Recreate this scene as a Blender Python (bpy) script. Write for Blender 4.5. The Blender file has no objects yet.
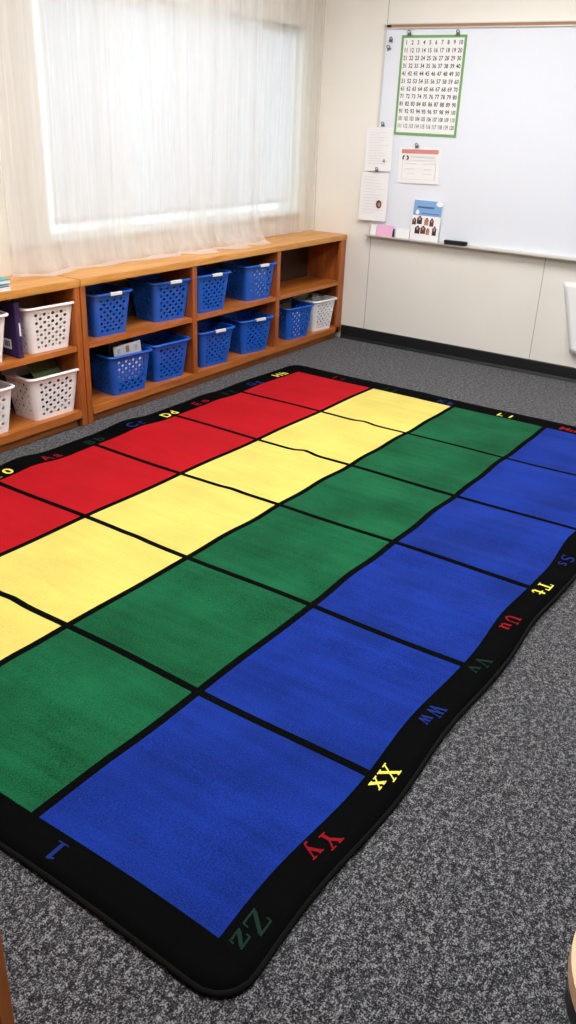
import bpy, bmesh, math, random
from mathutils import Vector, Matrix
random.seed(7)
PI = math.pi
S = bpy.context.scene
COL = S.collection

# ------------------------------------------------------------------ camera
YAW, PITCH, ROLL = 0.9961, -0.4435, 0.0432
cam_d = bpy.data.cameras.new('camera'); cam = bpy.data.objects.new('camera', cam_d); COL.objects.link(cam)
fw = Vector((math.sin(YAW)*math.cos(PITCH), math.cos(YAW)*math.cos(PITCH), math.sin(PITCH)))
rt = Vector((math.cos(YAW), -math.sin(YAW), 0)); up = rt.cross(fw)
r2 = rt*math.cos(ROLL)+up*math.sin(ROLL); u2 = -rt*math.sin(ROLL)+up*math.cos(ROLL)
M = Matrix.Identity(4)
for i in range(3):
    M[i][0] = r2[i]; M[i][1] = u2[i]; M[i][2] = -fw[i]
M.translation = (-5.2899, -3.3325, 1.459)
cam.matrix_world = M
cam_d.sensor_fit = 'VERTICAL'; cam_d.sensor_height = 24; cam_d.lens = 24*837.63/1024
cam_d.clip_start = 0.03
S.camera = cam

# ------------------------------------------------------------------ world, exposure
EXPOSURE = 0.0
SKY = 1.9
LAMP = 19.5
w = bpy.data.worlds.new('world'); S.world = w; w.use_nodes = True
bg = w.node_tree.nodes['Background']; bg.inputs[0].default_value = (0.86, 0.92, 1.0, 1); bg.inputs[1].default_value = SKY
S.view_settings.view_transform = 'Standard'; S.view_settings.look = 'None'
S.view_settings.gamma = 1; S.view_settings.use_curve_mapping = False
S.view_settings.exposure = EXPOSURE

# ------------------------------------------------------------------ materials
def srgb(r, g, b):
    f = lambda c: (c/255/12.92) if c/255 <= .04045 else ((c/255+.055)/1.055)**2.4
    return (f(r), f(g), f(b), 1)

def new_mat(name):
    m = bpy.data.materials.new(name); m.use_nodes = True
    nt = m.node_tree; b = nt.nodes['Principled BSDF']
    return m, nt, b

def N(nt, typ, **kw):
    n = nt.nodes.new(typ)
    for k, v in kw.items(): setattr(n, k, v)
    return n

def plain(name, col, rough=.5, metal=0, spec=.5, var=.04, bump=0, scale=60, **extra):
    """procedural colour: the base colour gently mottled by noise"""
    m, nt, b = new_mat(name)
    tc = N(nt, 'ShaderNodeTexCoord'); no = N(nt, 'ShaderNodeTexNoise'); no.inputs['Scale'].default_value = scale
    no.inputs['Detail'].default_value = 3
    nt.links.new(tc.outputs['Object'], no.inputs['Vector'])
    mr = N(nt, 'ShaderNodeMapRange'); mr.inputs['To Min'].default_value = 1-var; mr.inputs['To Max'].default_value = 1+var
    nt.links.new(no.outputs['Fac'], mr.inputs['Value'])
    mx = N(nt, 'ShaderNodeVectorMath', operation='SCALE'); mx.inputs[0].default_value = col[:3]
    nt.links.new(mr.outputs['Result'], mx.inputs['Scale'])
    nt.links.new(mx.outputs[0], b.inputs['Base Color'])
    b.inputs['Roughness'].default_value = rough; b.inputs['Metallic'].default_value = metal
    b.inputs['Specular IOR Level'].default_value = spec
    for k, v in extra.items(): b.inputs[k.replace('_', ' ')].default_value = v
    if bump:
        bp_ = N(nt, 'ShaderNodeBump'); bp_.inputs['Strength'].default_value = bump; bp_.inputs['Distance'].default_value = .002
        nt.links.new(no.outputs['Fac'], bp_.inputs['Height']); nt.links.new(bp_.outputs[0], b.inputs['Normal'])
    return m

def wood(name, light, dark, axis, rough=.38):
    m, nt, b = new_mat(name)
    tc = N(nt, 'ShaderNodeTexCoord'); mp = N(nt, 'ShaderNodeMapping')
    sc = [14, 14, 14]; sc[axis] = 1.1
    mp.inputs['Scale'].default_value = sc
    nt.links.new(tc.outputs['Object'], mp.inputs['Vector'])
    n1 = N(nt, 'ShaderNodeTexNoise'); n1.inputs['Scale'].default_value = 2.2; n1.inputs['Detail'].default_value = 6; n1.inputs['Distortion'].default_value = .6
    nt.links.new(mp.outputs[0], n1.inputs['Vector'])
    n2 = N(nt, 'ShaderNodeTexNoise'); n2.inputs['Scale'].default_value = 14; n2.inputs['Detail'].default_value = 4
    nt.links.new(mp.outputs[0], n2.inputs['Vector'])
    ad = N(nt, 'ShaderNodeMath', operation='MULTIPLY_ADD'); ad.inputs[1].default_value = .45
    nt.links.new(n2.outputs['Fac'], ad.inputs[0]); nt.links.new(n1.outputs['Fac'], ad.inputs[2])
    cr = N(nt, 'ShaderNodeValToRGB')
    cr.color_ramp.elements[0].position = .45; cr.color_ramp.elements[0].color = dark
    cr.color_ramp.elements[1].position = .95; cr.color_ramp.elements[1].color = light
    nt.links.new(ad.outputs[0], cr.inputs['Fac']); nt.links.new(cr.outputs[0], b.inputs['Base Color'])
    b.inputs['Roughness'].default_value = rough
    bp_ = N(nt, 'ShaderNodeBump'); bp_.inputs['Strength'].default_value = .1; bp_.inputs['Distance'].default_value = .001
    nt.links.new(ad.outputs[0], bp_.inputs['Height']); nt.links.new(bp_.outputs[0], b.inputs['Normal'])
    return m

def wall_mat(name, col, axis, start, step=1.22):
    """painted wall panels with thin joint lines every 1.22 m"""
    m, nt, b = new_mat(name)
    geo = N(nt, 'ShaderNodeNewGeometry'); sp = N(nt, 'ShaderNodeSeparateXYZ'); nt.links.new(geo.outputs['Position'], sp.inputs[0])
    a = N(nt, 'ShaderNodeMath', operation='SUBTRACT'); a.inputs[1].default_value = start
    nt.links.new(sp.outputs[axis], a.inputs[0])
    p = N(nt, 'ShaderNodeMath', operation='PINGPONG'); p.inputs[1].default_value = step/2
    nt.links.new(a.outputs[0], p.inputs[0])
    l = N(nt, 'ShaderNodeMath', operation='LESS_THAN'); l.inputs[1].default_value = .0022
    nt.links.new(p.outputs[0], l.inputs[0])
    no = N(nt, 'ShaderNodeTexNoise'); no.inputs['Scale'].default_value = 2.5; no.inputs['Detail'].default_value = 5
    nt.links.new(geo.outputs['Position'], no.inputs['Vector'])
    cr = N(nt, 'ShaderNodeValToRGB'); cr.color_ramp.elements[0].position = .3; cr.color_ramp.elements[1].position = .7
    cr.color_ramp.elements[0].color = [c*.95 for c in col[:3]]+[1]; cr.color_ramp.elements[1].color = col
    nt.links.new(no.outputs['Fac'], cr.inputs['Fac'])
    mx = N(nt, 'ShaderNodeMix', data_type='RGBA'); nt.links.new(l.outputs[0], mx.inputs['Factor'])
    nt.links.new(cr.outputs[0], mx.inputs['A']); mx.inputs['B'].default_value = [c*.45 for c in col[:3]]+[1]
    nt.links.new(mx.outputs['Result'], b.inputs['Base Color']); b.inputs['Roughness'].default_value = .6
    n2 = N(nt, 'ShaderNodeTexNoise'); n2.inputs['Scale'].default_value = 220; nt.links.new(geo.outputs['Position'], n2.inputs['Vector'])
    bp_ = N(nt, 'ShaderNodeBump'); bp_.inputs['Strength'].default_value = .12; bp_.inputs['Distance'].default_value = .001
    nt.links.new(n2.outputs['Fac'], bp_.inputs['Height']); nt.links.new(bp_.outputs[0], b.inputs['Normal'])
    return m

def carpet_mat():
    m, nt, b = new_mat('grey loop carpet')
    tc = N(nt, 'ShaderNodeTexCoord')
    v = N(nt, 'ShaderNodeTexNoise'); v.inputs['Scale'].default_value = 270; v.inputs['Detail'].default_value = 2; v.inputs['Roughness'].default_value = .6
    nt.links.new(tc.outputs['Object'], v.inputs['Vector'])
    cr = N(nt, 'ShaderNodeValToRGB'); e = cr.color_ramp.elements
    e[0].position = .42; e[0].color = srgb(16, 17, 21); e[1].position = .60; e[1].color = srgb(148, 148, 152)
    k = e.new(.5); k.color = srgb(54, 54, 59)
    v2 = N(nt, 'ShaderNodeTexNoise'); v2.inputs['Scale'].default_value = 105; v2.inputs['Detail'].default_value = 2
    nt.links.new(tc.outputs['Object'], v2.inputs['Vector'])
    mv = N(nt, 'ShaderNodeMix'); mv.inputs[0].default_value = .36
    nt.links.new(v.outputs['Fac'], mv.inputs['A']); nt.links.new(v2.outputs['Fac'], mv.inputs['B'])
    v3 = N(nt, 'ShaderNodeTexNoise'); v3.inputs['Scale'].default_value = 48; v3.inputs['Detail'].default_value = 2
    nt.links.new(tc.outputs['Object'], v3.inputs['Vector'])
    mw = N(nt, 'ShaderNodeMix'); mw.inputs[0].default_value = .19
    nt.links.new(mv.outputs[0], mw.inputs['A']); nt.links.new(v3.outputs['Fac'], mw.inputs['B'])
    nt.links.new(mw.outputs[0], cr.inputs['Fac'])
    big = N(nt, 'ShaderNodeTexNoise'); big.inputs['Scale'].default_value = 1.3; big.inputs['Detail'].default_value = 4
    nt.links.new(tc.outputs['Object'], big.inputs['Vector'])
    mr = N(nt, 'ShaderNodeMapRange'); mr.inputs['To Min'].default_value = .85; mr.inputs['To Max'].default_value = 1.15
    nt.links.new(big.outputs['Fac'], mr.inputs['Value'])
    mx = N(nt, 'ShaderNodeVectorMath', operation='SCALE'); nt.links.new(cr.outputs[0], mx.inputs[0]); nt.links.new(mr.outputs['Result'], mx.inputs['Scale'])
    nt.links.new(mx.outputs[0], b.inputs['Base Color'])
    b.inputs['Roughness'].default_value = .95; b.inputs['Specular IOR Level'].default_value = .15
    b.inputs['Sheen Weight'].default_value = .25; b.inputs['Sheen Roughness'].default_value = .4
    bp_ = N(nt, 'ShaderNodeBump'); bp_.inputs['Strength'].default_value = .8; bp_.inputs['Distance'].default_value = .004
    nt.links.new(v.outputs['Fac'], bp_.inputs['Height']); nt.links.new(bp_.outputs[0], b.inputs['Normal'])
    return m

def pile_mat(name, col, var=.22, sheen=.2):
    m, nt, b = new_mat(name)
    tc = N(nt, 'ShaderNodeTexCoord')
    f = N(nt, 'ShaderNodeTexNoise'); f.inputs['Scale'].default_value = 260; f.inputs['Detail'].default_value = 2
    nt.links.new(tc.outputs['Object'], f.inputs['Vector'])
    g = N(nt, 'ShaderNodeTexNoise'); g.inputs['Scale'].default_value = 4; g.inputs['Detail'].default_value = 6
    nt.links.new(tc.outputs['Object'], g.inputs['Vector'])
    mp = N(nt, 'ShaderNodeMapping'); mp.inputs['Scale'].default_value = (26, 2.2, 1); nt.links.new(tc.outputs['Object'], mp.inputs['Vector'])
    st = N(nt, 'ShaderNodeTexNoise'); st.inputs['Scale'].default_value = 1; st.inputs['Detail'].default_value = 3
    nt.links.new(mp.outputs[0], st.inputs['Vector'])
    a1 = N(nt, 'ShaderNodeMath', operation='MULTIPLY_ADD'); a1.inputs[1].default_value = .7
    nt.links.new(g.outputs['Fac'], a1.inputs[0]); nt.links.new(f.outputs['Fac'], a1.inputs[2])
    a2 = N(nt, 'ShaderNodeMath', operation='MULTIPLY_ADD'); a2.inputs[1].default_value = .45
    nt.links.new(st.outputs['Fac'], a2.inputs[0]); nt.links.new(a1.outputs[0], a2.inputs[2])
    mr = N(nt, 'ShaderNodeMapRange'); mr.inputs['From Min'].default_value = .86; mr.inputs['From Max'].default_value = 1.29
    mr.inputs['To Min'].default_value = 1-var; mr.inputs['To Max'].default_value = 1+var
    nt.links.new(a2.outputs[0], mr.inputs['Value'])
    mx = N(nt, 'ShaderNodeVectorMath', operation='SCALE'); mx.inputs[0].default_value = col[:3]; nt.links.new(mr.outputs['Result'], mx.inputs['Scale'])
    nt.links.new(mx.outputs[0], b.inputs['Base Color'])
    b.inputs['Roughness'].default_value = .9; b.inputs['Specular IOR Level'].default_value = .1 if sheen else .02
    b.inputs['Sheen Weight'].default_value = sheen; b.inputs['Sheen Roughness'].default_value = .35
    b.inputs['Sheen Tint'].default_value = [min(1, c*1.5+.1) for c in col[:3]]+[1]
    bp_ = N(nt, 'ShaderNodeBump'); bp_.inputs['Strength'].default_value = .5; bp_.inputs['Distance'].default_value = .003
    nt.links.new(f.outputs['Fac'], bp_.inputs['Height']); nt.links.new(bp_.outputs[0], b.inputs['Normal'])
    return m

def sheer_mat(name, col, cover, weave=True):
    m = bpy.data.materials.new(name); m.use_nodes = True; nt = m.node_tree; nt.nodes.clear()
    out = N(nt, 'ShaderNodeOutputMaterial'); tr = N(nt, 'ShaderNodeBsdfTransparent')
    df = N(nt, 'ShaderNodeBsdfDiffuse'); tl = N(nt, 'ShaderNodeBsdfTranslucent')
    df.inputs[0].default_value = col; tl.inputs[0].default_value = col
    m1 = N(nt, 'ShaderNodeMixShader'); m1.inputs[0].default_value = .5
    nt.links.new(df.outputs[0], m1.inputs[1]); nt.links.new(tl.outputs[0], m1.inputs[2])
    m2 = N(nt, 'ShaderNodeMixShader'); nt.links.new(tr.outputs[0], m2.inputs[1]); nt.links.new(m1.outputs[0], m2.inputs[2])
    tc = N(nt, 'ShaderNodeTexCoord'); mp = N(nt, 'ShaderNodeMapping'); mp.inputs['Scale'].default_value = (60, 60, 3)
    nt.links.new(tc.outputs['Object'], mp.inputs['Vector'])
    no = N(nt, 'ShaderNodeTexNoise'); no.inputs['Scale'].default_value = 1; no.inputs['Detail'].default_value = 4
    nt.links.new(mp.outputs[0], no.inputs['Vector'])
    mr = N(nt, 'ShaderNodeMapRange'); mr.inputs['From Min'].default_value = .3; mr.inputs['From Max'].default_value = .7
    mr.inputs['To Min'].default_value = max(0, cover-.035); mr.inputs['To Max'].default_value = min(1, cover+.035)
    nt.links.new(no.outputs['Fac'], mr.inputs['Value'])
    mp2 = N(nt, 'ShaderNodeMapping'); mp2.inputs['Scale'].default_value = (9, 9, .35); nt.links.new(tc.outputs['Object'], mp2.inputs['Vector'])
    n3 = N(nt, 'ShaderNodeTexNoise'); n3.inputs['Scale'].default_value = 1; n3.inputs['Detail'].default_value = 2; nt.links.new(mp2.outputs[0], n3.inputs['Vector'])
    m3 = N(nt, 'ShaderNodeMapRange'); m3.inputs['From Min'].default_value = .35; m3.inputs['From Max'].default_value = .65
    band = .14 if cover < .7 else 0
    m3.inputs['To Min'].default_value = -band; m3.inputs['To Max'].default_value = band; nt.links.new(n3.outputs['Fac'], m3.inputs['Value'])
    ad = N(nt, 'ShaderNodeMath', operation='ADD'); ad.use_clamp = True
    nt.links.new(mr.outputs['Result'], ad.inputs[0]); nt.links.new(m3.outputs['Result'], ad.inputs[1]); nt.links.new(ad.outputs[0], m2.inputs[0])
    nt.links.new(m2.outputs[0], out.inputs[0])
    return m

def glass_mat():
    m = bpy.data.materials.new('window glass'); m.use_nodes = True; nt = m.node_tree; nt.nodes.clear()
    out = N(nt, 'ShaderNodeOutputMaterial'); tr = N(nt, 'ShaderNodeBsdfTransparent'); tr.inputs[0].default_value = (.95, .98, .97, 1)
    gl = N(nt, 'ShaderNodeBsdfGlossy'); gl.inputs['Roughness'].default_value = .02
    lw = N(nt, 'ShaderNodeLayerWeight'); lw.inputs[0].default_value = .5
    pw = N(nt, 'ShaderNodeMath', operation='POWER'); pw.inputs[1].default_value = 4; nt.links.new(lw.outputs['Facing'], pw.inputs[0])
    fr = N(nt, 'ShaderNodeMath', operation='MULTIPLY_ADD'); fr.inputs[1].default_value = .7; fr.inputs[2].default_value = .04; nt.links.new(pw.outputs[0], fr.inputs[0])
    mx = N(nt, 'ShaderNodeMixShader')
    nt.links.new(fr.outputs[0], mx.inputs[0]); nt.links.new(tr.outputs[0], mx.inputs[1]); nt.links.new(gl.outputs[0], mx.inputs[2])
    nt.links.new(mx.outputs[0], out.inputs[0]); return m

def emit_mat(name, col, s):
    m = bpy.data.materials.new(name); m.use_nodes = True; nt = m.node_tree; nt.nodes.clear()
    out = N(nt, 'ShaderNodeOutputMaterial'); e = N(nt, 'ShaderNodeEmission'); e.inputs[0].default_value = col; e.inputs[1].default_value = s
    nt.links.new(e.outputs[0], out.inputs[0]); return m

WALL = srgb(246, 242, 235)
m_wall_b = wall_mat('painted wall panels', WALL, 1, -.4844)
m_wall_w = wall_mat('painted window wall panels', WALL, 0, -2.72)
m_ceil = plain('white ceiling tile', srgb(235, 235, 230), .9, var=.05, bump=.3)
m_floor = carpet_mat()
m_basebd = plain('black vinyl baseboard', srgb(22, 24, 26), .45)
W_L, W_D = srgb(196, 118, 52), srgb(146, 76, 28)
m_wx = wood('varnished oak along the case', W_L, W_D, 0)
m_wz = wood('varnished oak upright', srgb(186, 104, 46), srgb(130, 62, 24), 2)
m_wtop_lit = wood('varnished oak top with painted light', srgb(226, 166, 84), srgb(178, 112, 46), 0)  # lighter than the fronts: overhead light is put into this oak colour
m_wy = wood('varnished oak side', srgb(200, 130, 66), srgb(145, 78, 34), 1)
m_wback = plain('hardboard back panel', srgb(62, 44, 30), .8, var=.1, scale=30)
m_kick = wood('oak base board', srgb(172, 100, 44), srgb(118, 60, 24), 0)
m_white_pl = plain('white basket plastic', srgb(248, 248, 252), .35, var=.01)
m_blue_pl = plain('blue basket plastic', srgb(22, 92, 200), .32, var=.03)
m_tag = plain('white label', srgb(235, 238, 240), .5)
m_alu = plain('anodised aluminium', srgb(222, 220, 216), .4, metal=.3)
m_board = plain('white enamel', srgb(236, 241, 252), .22, var=.01)
m_cork = plain('tan cork strip', srgb(168, 128, 100), .8, var=.1, bump=.3)
m_dark = plain('dark plastic', srgb(25, 26, 30), .4)
m_paper = plain('white paper', srgb(246, 246, 248), .7, var=.01)
m_ink = plain('black ink', srgb(40, 40, 46), .7)
m_num = plain('dark grey number print', srgb(48, 50, 58), .7)
m_grey_ink = plain('grey print', srgb(218, 220, 226), .7)
m_green = plain('green chart border', srgb(118, 170, 102), .6)
m_redhd = plain('faded red heading', srgb(220, 140, 136), .6)
m_pink = plain('pink paper', srgb(246, 186, 222), .7)
m_ltblue = plain('light blue cover', srgb(128, 172, 222), .5)
m_dkblue = plain('dark blue print', srgb(60, 96, 160), .5)
m_skin = plain('portrait skin tone print', srgb(190, 140, 118), .6)
m_brown = plain('portrait brown print', srgb(96, 56, 46), .6)
m_chrome = plain('steel clip', srgb(120, 120, 125), .3, metal=.8)
m_purple = plain('dark purple card', srgb(50, 30, 88), .55)
m_olive = plain('olive green folder', srgb(84, 104, 62), .6)
m_dkgreen = plain('dark green book', srgb(28, 44, 40), .6)
m_pebble = plain('clear crumpled plastic', srgb(150, 162, 160), .3, var=.4, scale=50)
m_tbrown = plain('brown book cover', srgb(112, 76, 52), .6)
m_teal = plain('teal book cover', srgb(70, 168, 176), .5)
m_sheer = sheer_mat('sheer voile', (.93, .925, .925, 1), .52)
m_sheer2 = sheer_mat('sheer voile rear layer', (.86, .82, .77, 1), .5)
m_hem = sheer_mat('voile hem', (.92, .88, .86, 1), .78)
m_shade = sheer_mat('white roller shade', (.82, .83, .87, 1), 1.0)
m_frame_w = plain('white window paint', srgb(240, 240, 238), .4)
m_glass = glass_mat()
m_lamp = emit_mat('fluorescent diffuser', (1, .985, .955, 1), LAMP)
m_rug = {'k': pile_mat('black pile', srgb(7, 8, 8), .15, 0), 'r': pile_mat('red pile', srgb(172, 18, 28), .14, .1),
         'y': pile_mat('yellow pile', srgb(214, 198, 104), .12, .1), 'g': pile_mat('green pile', srgb(17, 84, 52), .42, .25),
         'b': pile_mat('blue pile', srgb(17, 44, 130), .40, .3)}
m_let = {'r': pile_mat('red letter pile', srgb(128, 14, 28), .1, .02), 'y': pile_mat('yellow letter pile', srgb(236, 226, 96), .06, .05),
         'g': pile_mat('green letter pile', srgb(20, 44, 36), .1, .02), 'b': pile_mat('blue letter pile', srgb(24, 42, 108), .1, .02)}
m_bind = plain('black serged edge', srgb(14, 15, 14), .95, spec=.1, bump=.4, scale=300)
m_lam = wood('orange oak laminate', srgb(206, 120, 48), srgb(168, 86, 28), 0)
m_lamz = wood('orange oak laminate upright', srgb(206, 120, 48), srgb(168, 86, 28), 2)
m_beech = plain('light tan plywood', srgb(222, 184, 148), .45, var=.05)

# ------------------------------------------------------------------ mesh helpers
def link(name, bm, mats, parent=None, smooth=False, loc=None, solid=0, sub=0):
    me = bpy.data.meshes.new(name); bm.normal_update(); bm.to_mesh(me); bm.free()
    if not isinstance(mats, (list, tuple)): mats = [mats]
    for m in mats: me.materials.append(m)
    if smooth:
        for p in me.polygons: p.use_smooth = True
    o = bpy.data.objects.new(name, me); COL.objects.link(o)
    if parent: o.parent = parent
    if loc: o.location = loc
    if solid:
        md = o.modifiers.new('thickness', 'SOLIDIFY'); md.thickness = abs(solid); md.offset = -1 if solid > 0 else 1
    return o

def tag(o, label, cat, group=None, kind=None):
    o['label'] = label; o['category'] = cat
    if group: o['group'] = group
    if kind: o['kind'] = kind
    return o

def empty(name, loc=(0, 0, 0), rz=0, rx=0, ry=0):
    o = bpy.data.objects.new(name, None); COL.objects.link(o); o.location = loc; o.rotation_euler = (rx, ry, rz)
    o.empty_display_size = .05
    return o

def struct(o):
    o['kind'] = 'structure'; return o

def add_box(bm, x0, y0, z0, x1, y1, z1, bev=0, mi=0, seg=2):
    t = bmesh.new()
    r = bmesh.ops.create_cube(t, size=1)
    for v in t.verts:
        v.co = Vector(((x0+x1)/2+v.co.x*(x1-x0), (y0+y1)/2+v.co.y*(y1-y0), (z0+z1)/2+v.co.z*(z1-z0)))
    if bev: bmesh.ops.bevel(t, geom=t.edges[:], offset=bev, segments=seg, affect='EDGES', clamp_overlap=True)
    for f in t.faces: f.material_index = mi
    merge(bm, t)

def merge(bm, t):
    vm = {}
    for v in t.verts: vm[v] = bm.verts.new(v.co)
    for f in t.faces:
        try:
            g = bm.faces.new([vm[v] for v in f.verts]); g.material_index = f.material_index; g.smooth = f.smooth
        except ValueError: pass
    t.free()

def box(name, x0, y0, z0, x1, y1, z1, mat, parent=None, bev=.002, **k):
    bm = bmesh.new(); add_box(bm, x0, y0, z0, x1, y1, z1, bev); return link(name, bm, mat, parent, **k)

def add_quad(bm, pts, mi=0):
    f = bm.faces.new([bm.verts.new(p) for p in pts]); f.material_index = mi; return f

def add_tube(bm, pts, r, n=8, closed=False, cap=True, mi=0):
    pts = [Vector(p) for p in pts]; L = len(pts); rings = []
    rr = r if isinstance(r, (list, tuple)) else [r]*L
    for i, p in enumerate(pts):
        a = pts[(i-1) % L] if (closed or i > 0) else p
        b = pts[(i+1) % L] if (closed or i < L-1) else p
        d = (b-a).normalized()
        ref = Vector((0, 0, 1)) if abs(d.z) < .9 else Vector((1, 0, 0))
        s = d.cross(ref).normalized(); t = s.cross(d)
        rings.append([bm.verts.new(p+s*math.cos(2*PI*k/n)*rr[i]+t*math.sin(2*PI*k/n)*rr[i]) for k in range(n)])
    for i in range(L if closed else L-1):
        A, B = rings[i], rings[(i+1) % L]
        for k in range(n):
            f = bm.faces.new((A[k], A[(k+1) % n], B[(k+1) % n], B[k])); f.smooth = True; f.material_index = mi
    if cap and not closed:
        bm.faces.new(rings[0][::-1]).material_index = mi; bm.faces.new(rings[-1]).material_index = mi

def rrect(w, d, r, n=5):
    """rounded rectangle outline, counter-clockwise from the front (-y) side"""
    out = []
    for cx, cy, a0 in ((w/2-r, -d/2+r, -PI/2), (w/2-r, d/2-r, 0), (-w/2+r, d/2-r, PI/2), (-w/2+r, -d/2+r, PI)):
        for i in range(n+1):
            a = a0+PI/2*i/n; out.append((cx+r*math.cos(a), cy+r*math.sin(a)))
    return out

def add_prism(bm, outline, z0, z1, bev=0, mi=0):
    t = bmesh.new()
    a = [t.verts.new((x, y, z0)) for x, y in outline]; b = [t.verts.new((x, y, z1)) for x, y in outline]
    n = len(a)
    t.faces.new(a[::-1]); top = t.faces.new(b)
    for i in range(n): t.faces.new((a[i], a[(i+1) % n], b[(i+1) % n], b[i]))
    if bev:
        ed = [e for e in t.edges if abs(e.verts[0].co.z-e.verts[1].co.z) < 1e-6]
        bmesh.ops.bevel(t, geom=ed, offset=bev, segments=2, affect='EDGES')
    for f in t.faces: f.material_index = mi
    merge(bm, t)

def font_mesh(text, size=1, align='CENTER', bold=0):
    c = bpy.data.curves.new('glyphs', 'FONT'); c.body = text; c.size = size; c.align_x = align; c.resolution_u = 3
    c.offset = bold
    o = bpy.data.objects.new('glyphs', c); COL.objects.link(o)
    dg = bpy.context.evaluated_depsgraph_get(); me = bpy.data.meshes.new_from_object(o.evaluated_get(dg))
    vs = [v.co.copy() for v in me.vertices]; fs = [list(p.vertices) for p in me.polygons]
    bpy.data.objects.remove(o); bpy.data.curves.remove(c); bpy.data.meshes.remove(me)
    return vs, fs

# ------------------------------------------------------------------ room shell
XL, YB, ZC = -9.0, -8.0, 2.62
WX0, WX1, WZ0, WZ1 = -2.385, -.205, .862, 1.955
bm = bmesh.new(); add_box(bm, XL, YB, -.05, 0.0, 0.0, 0); struct(link('floor', bm, m_floor))
bm = bmesh.new(); add_box(bm, XL, YB, ZC, 0, 0, ZC+.05); struct(link('ceiling', bm, m_ceil))
bm = bmesh.new(); add_box(bm, 0, YB, 0, .12, .16, ZC); struct(link('wall_right', bm, m_wall_b))
bm = bmesh.new()
add_box(bm, XL, 0, 0, WX0, .16, ZC); add_box(bm, WX1, 0, 0, 0, .16, ZC)
add_box(bm, WX0, 0, 0, WX1, .16, WZ0); add_box(bm, WX0, 0, WZ1, WX1, .16, ZC)
struct(link('wall_back', bm, m_wall_w))
bm = bmesh.new(); add_box(bm, XL-.12, YB, 0, XL, .16, ZC); struct(link('wall_left', bm, m_wall_b))
bm = bmesh.new(); add_box(bm, XL, YB-.12, 0, 0, YB, ZC); struct(link('wall_front', bm, m_wall_w))
bm = bmesh.new()
prof = [(0, 0), (-.014, 0), (-.010, .012), (-.007, .02), (-.006, .088), (-.003, .093), (0, .093)]
ends = (YB, -.30)
A = [bm.verts.new((x, ends[0], z)) for x, z in prof]; B = [bm.verts.new((x, ends[1], z)) for x, z in prof]
for i in range(len(prof)-1): bm.faces.new((A[i], A[i+1], B[i+1], B[i]))
bm.faces.new(A); bm.faces.new(B[::-1])
struct(link('baseboard_right', bm, m_basebd))
bm = bmesh.new(); add_box(bm, XL, -.008, 0, -4.98, 0, .093); struct(link('baseboard_back', bm, m_basebd))

# window: frame, sill and glass in the opening
win = struct(empty('window_1', ((WX0+WX1)/2, .06, WZ0)))
wx0, wx1, wh = WX0-win.location.x, WX1-win.location.x, WZ1-WZ0
bm = bmesh.new()
for a in ((wx0, wx0+.012), (wx1-.012, wx1)): add_box(bm, a[0], -.02, 0, a[1], .03, wh, .003)
for a in ((0, .010), (wh-.05, wh)): add_box(bm, wx0, -.02, a[0], wx1, .03, a[1], .003)
link('window_frame', bm, m_frame_w, win)
bm = bmesh.new()
add_box(bm, wx0+.010, -.014, .008, wx1-.010, -.010, wh-.03)
link('window_glass', bm, m_glass, win)
bm = bmesh.new(); add_box(bm, WX0-.24, -.028, WZ0-.022, WX1+.03, -.0005, WZ0, .003)
struct(link('trim_1', bm, m_frame_w))

# roller shade inside the opening
sh = tag(empty('roller_shade', (-1.300, .018, 1.91)), 'white translucent roller shade pulled down inside the window behind the sheer curtains', 'window shade')
bm = bmesh.new()
n = 30
for i in range(n):
    x0, x1 = -1.035+2.05*i/n, -1.035+2.05*(i+1)/n
    add_quad(bm, [(x0, .002*math.sin(i), -.985), (x1, .002*math.sin(i+1), -.985), (x1, .002*math.sin(i+1), .0), (x0, .002*math.sin(i), .0)])
bmesh.ops.remove_doubles(bm, verts=bm.verts[:], dist=1e-5)
link('shade_fabric', bm, m_shade, sh)
bm = bmesh.new(); add_tube(bm, [(-1.05, 0, .02), (1.05, 0, .02)], .014, 12); link('roller_tube', bm, m_frame_w, sh)
bm = bmesh.new(); add_quad(bm, [(-1.035, -.004, -.990), (1.015, -.004, -.990), (1.015, -.004, -.965), (-1.035, -.004, -.965)]); link('hem_strip', bm, m_shade, sh)

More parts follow.
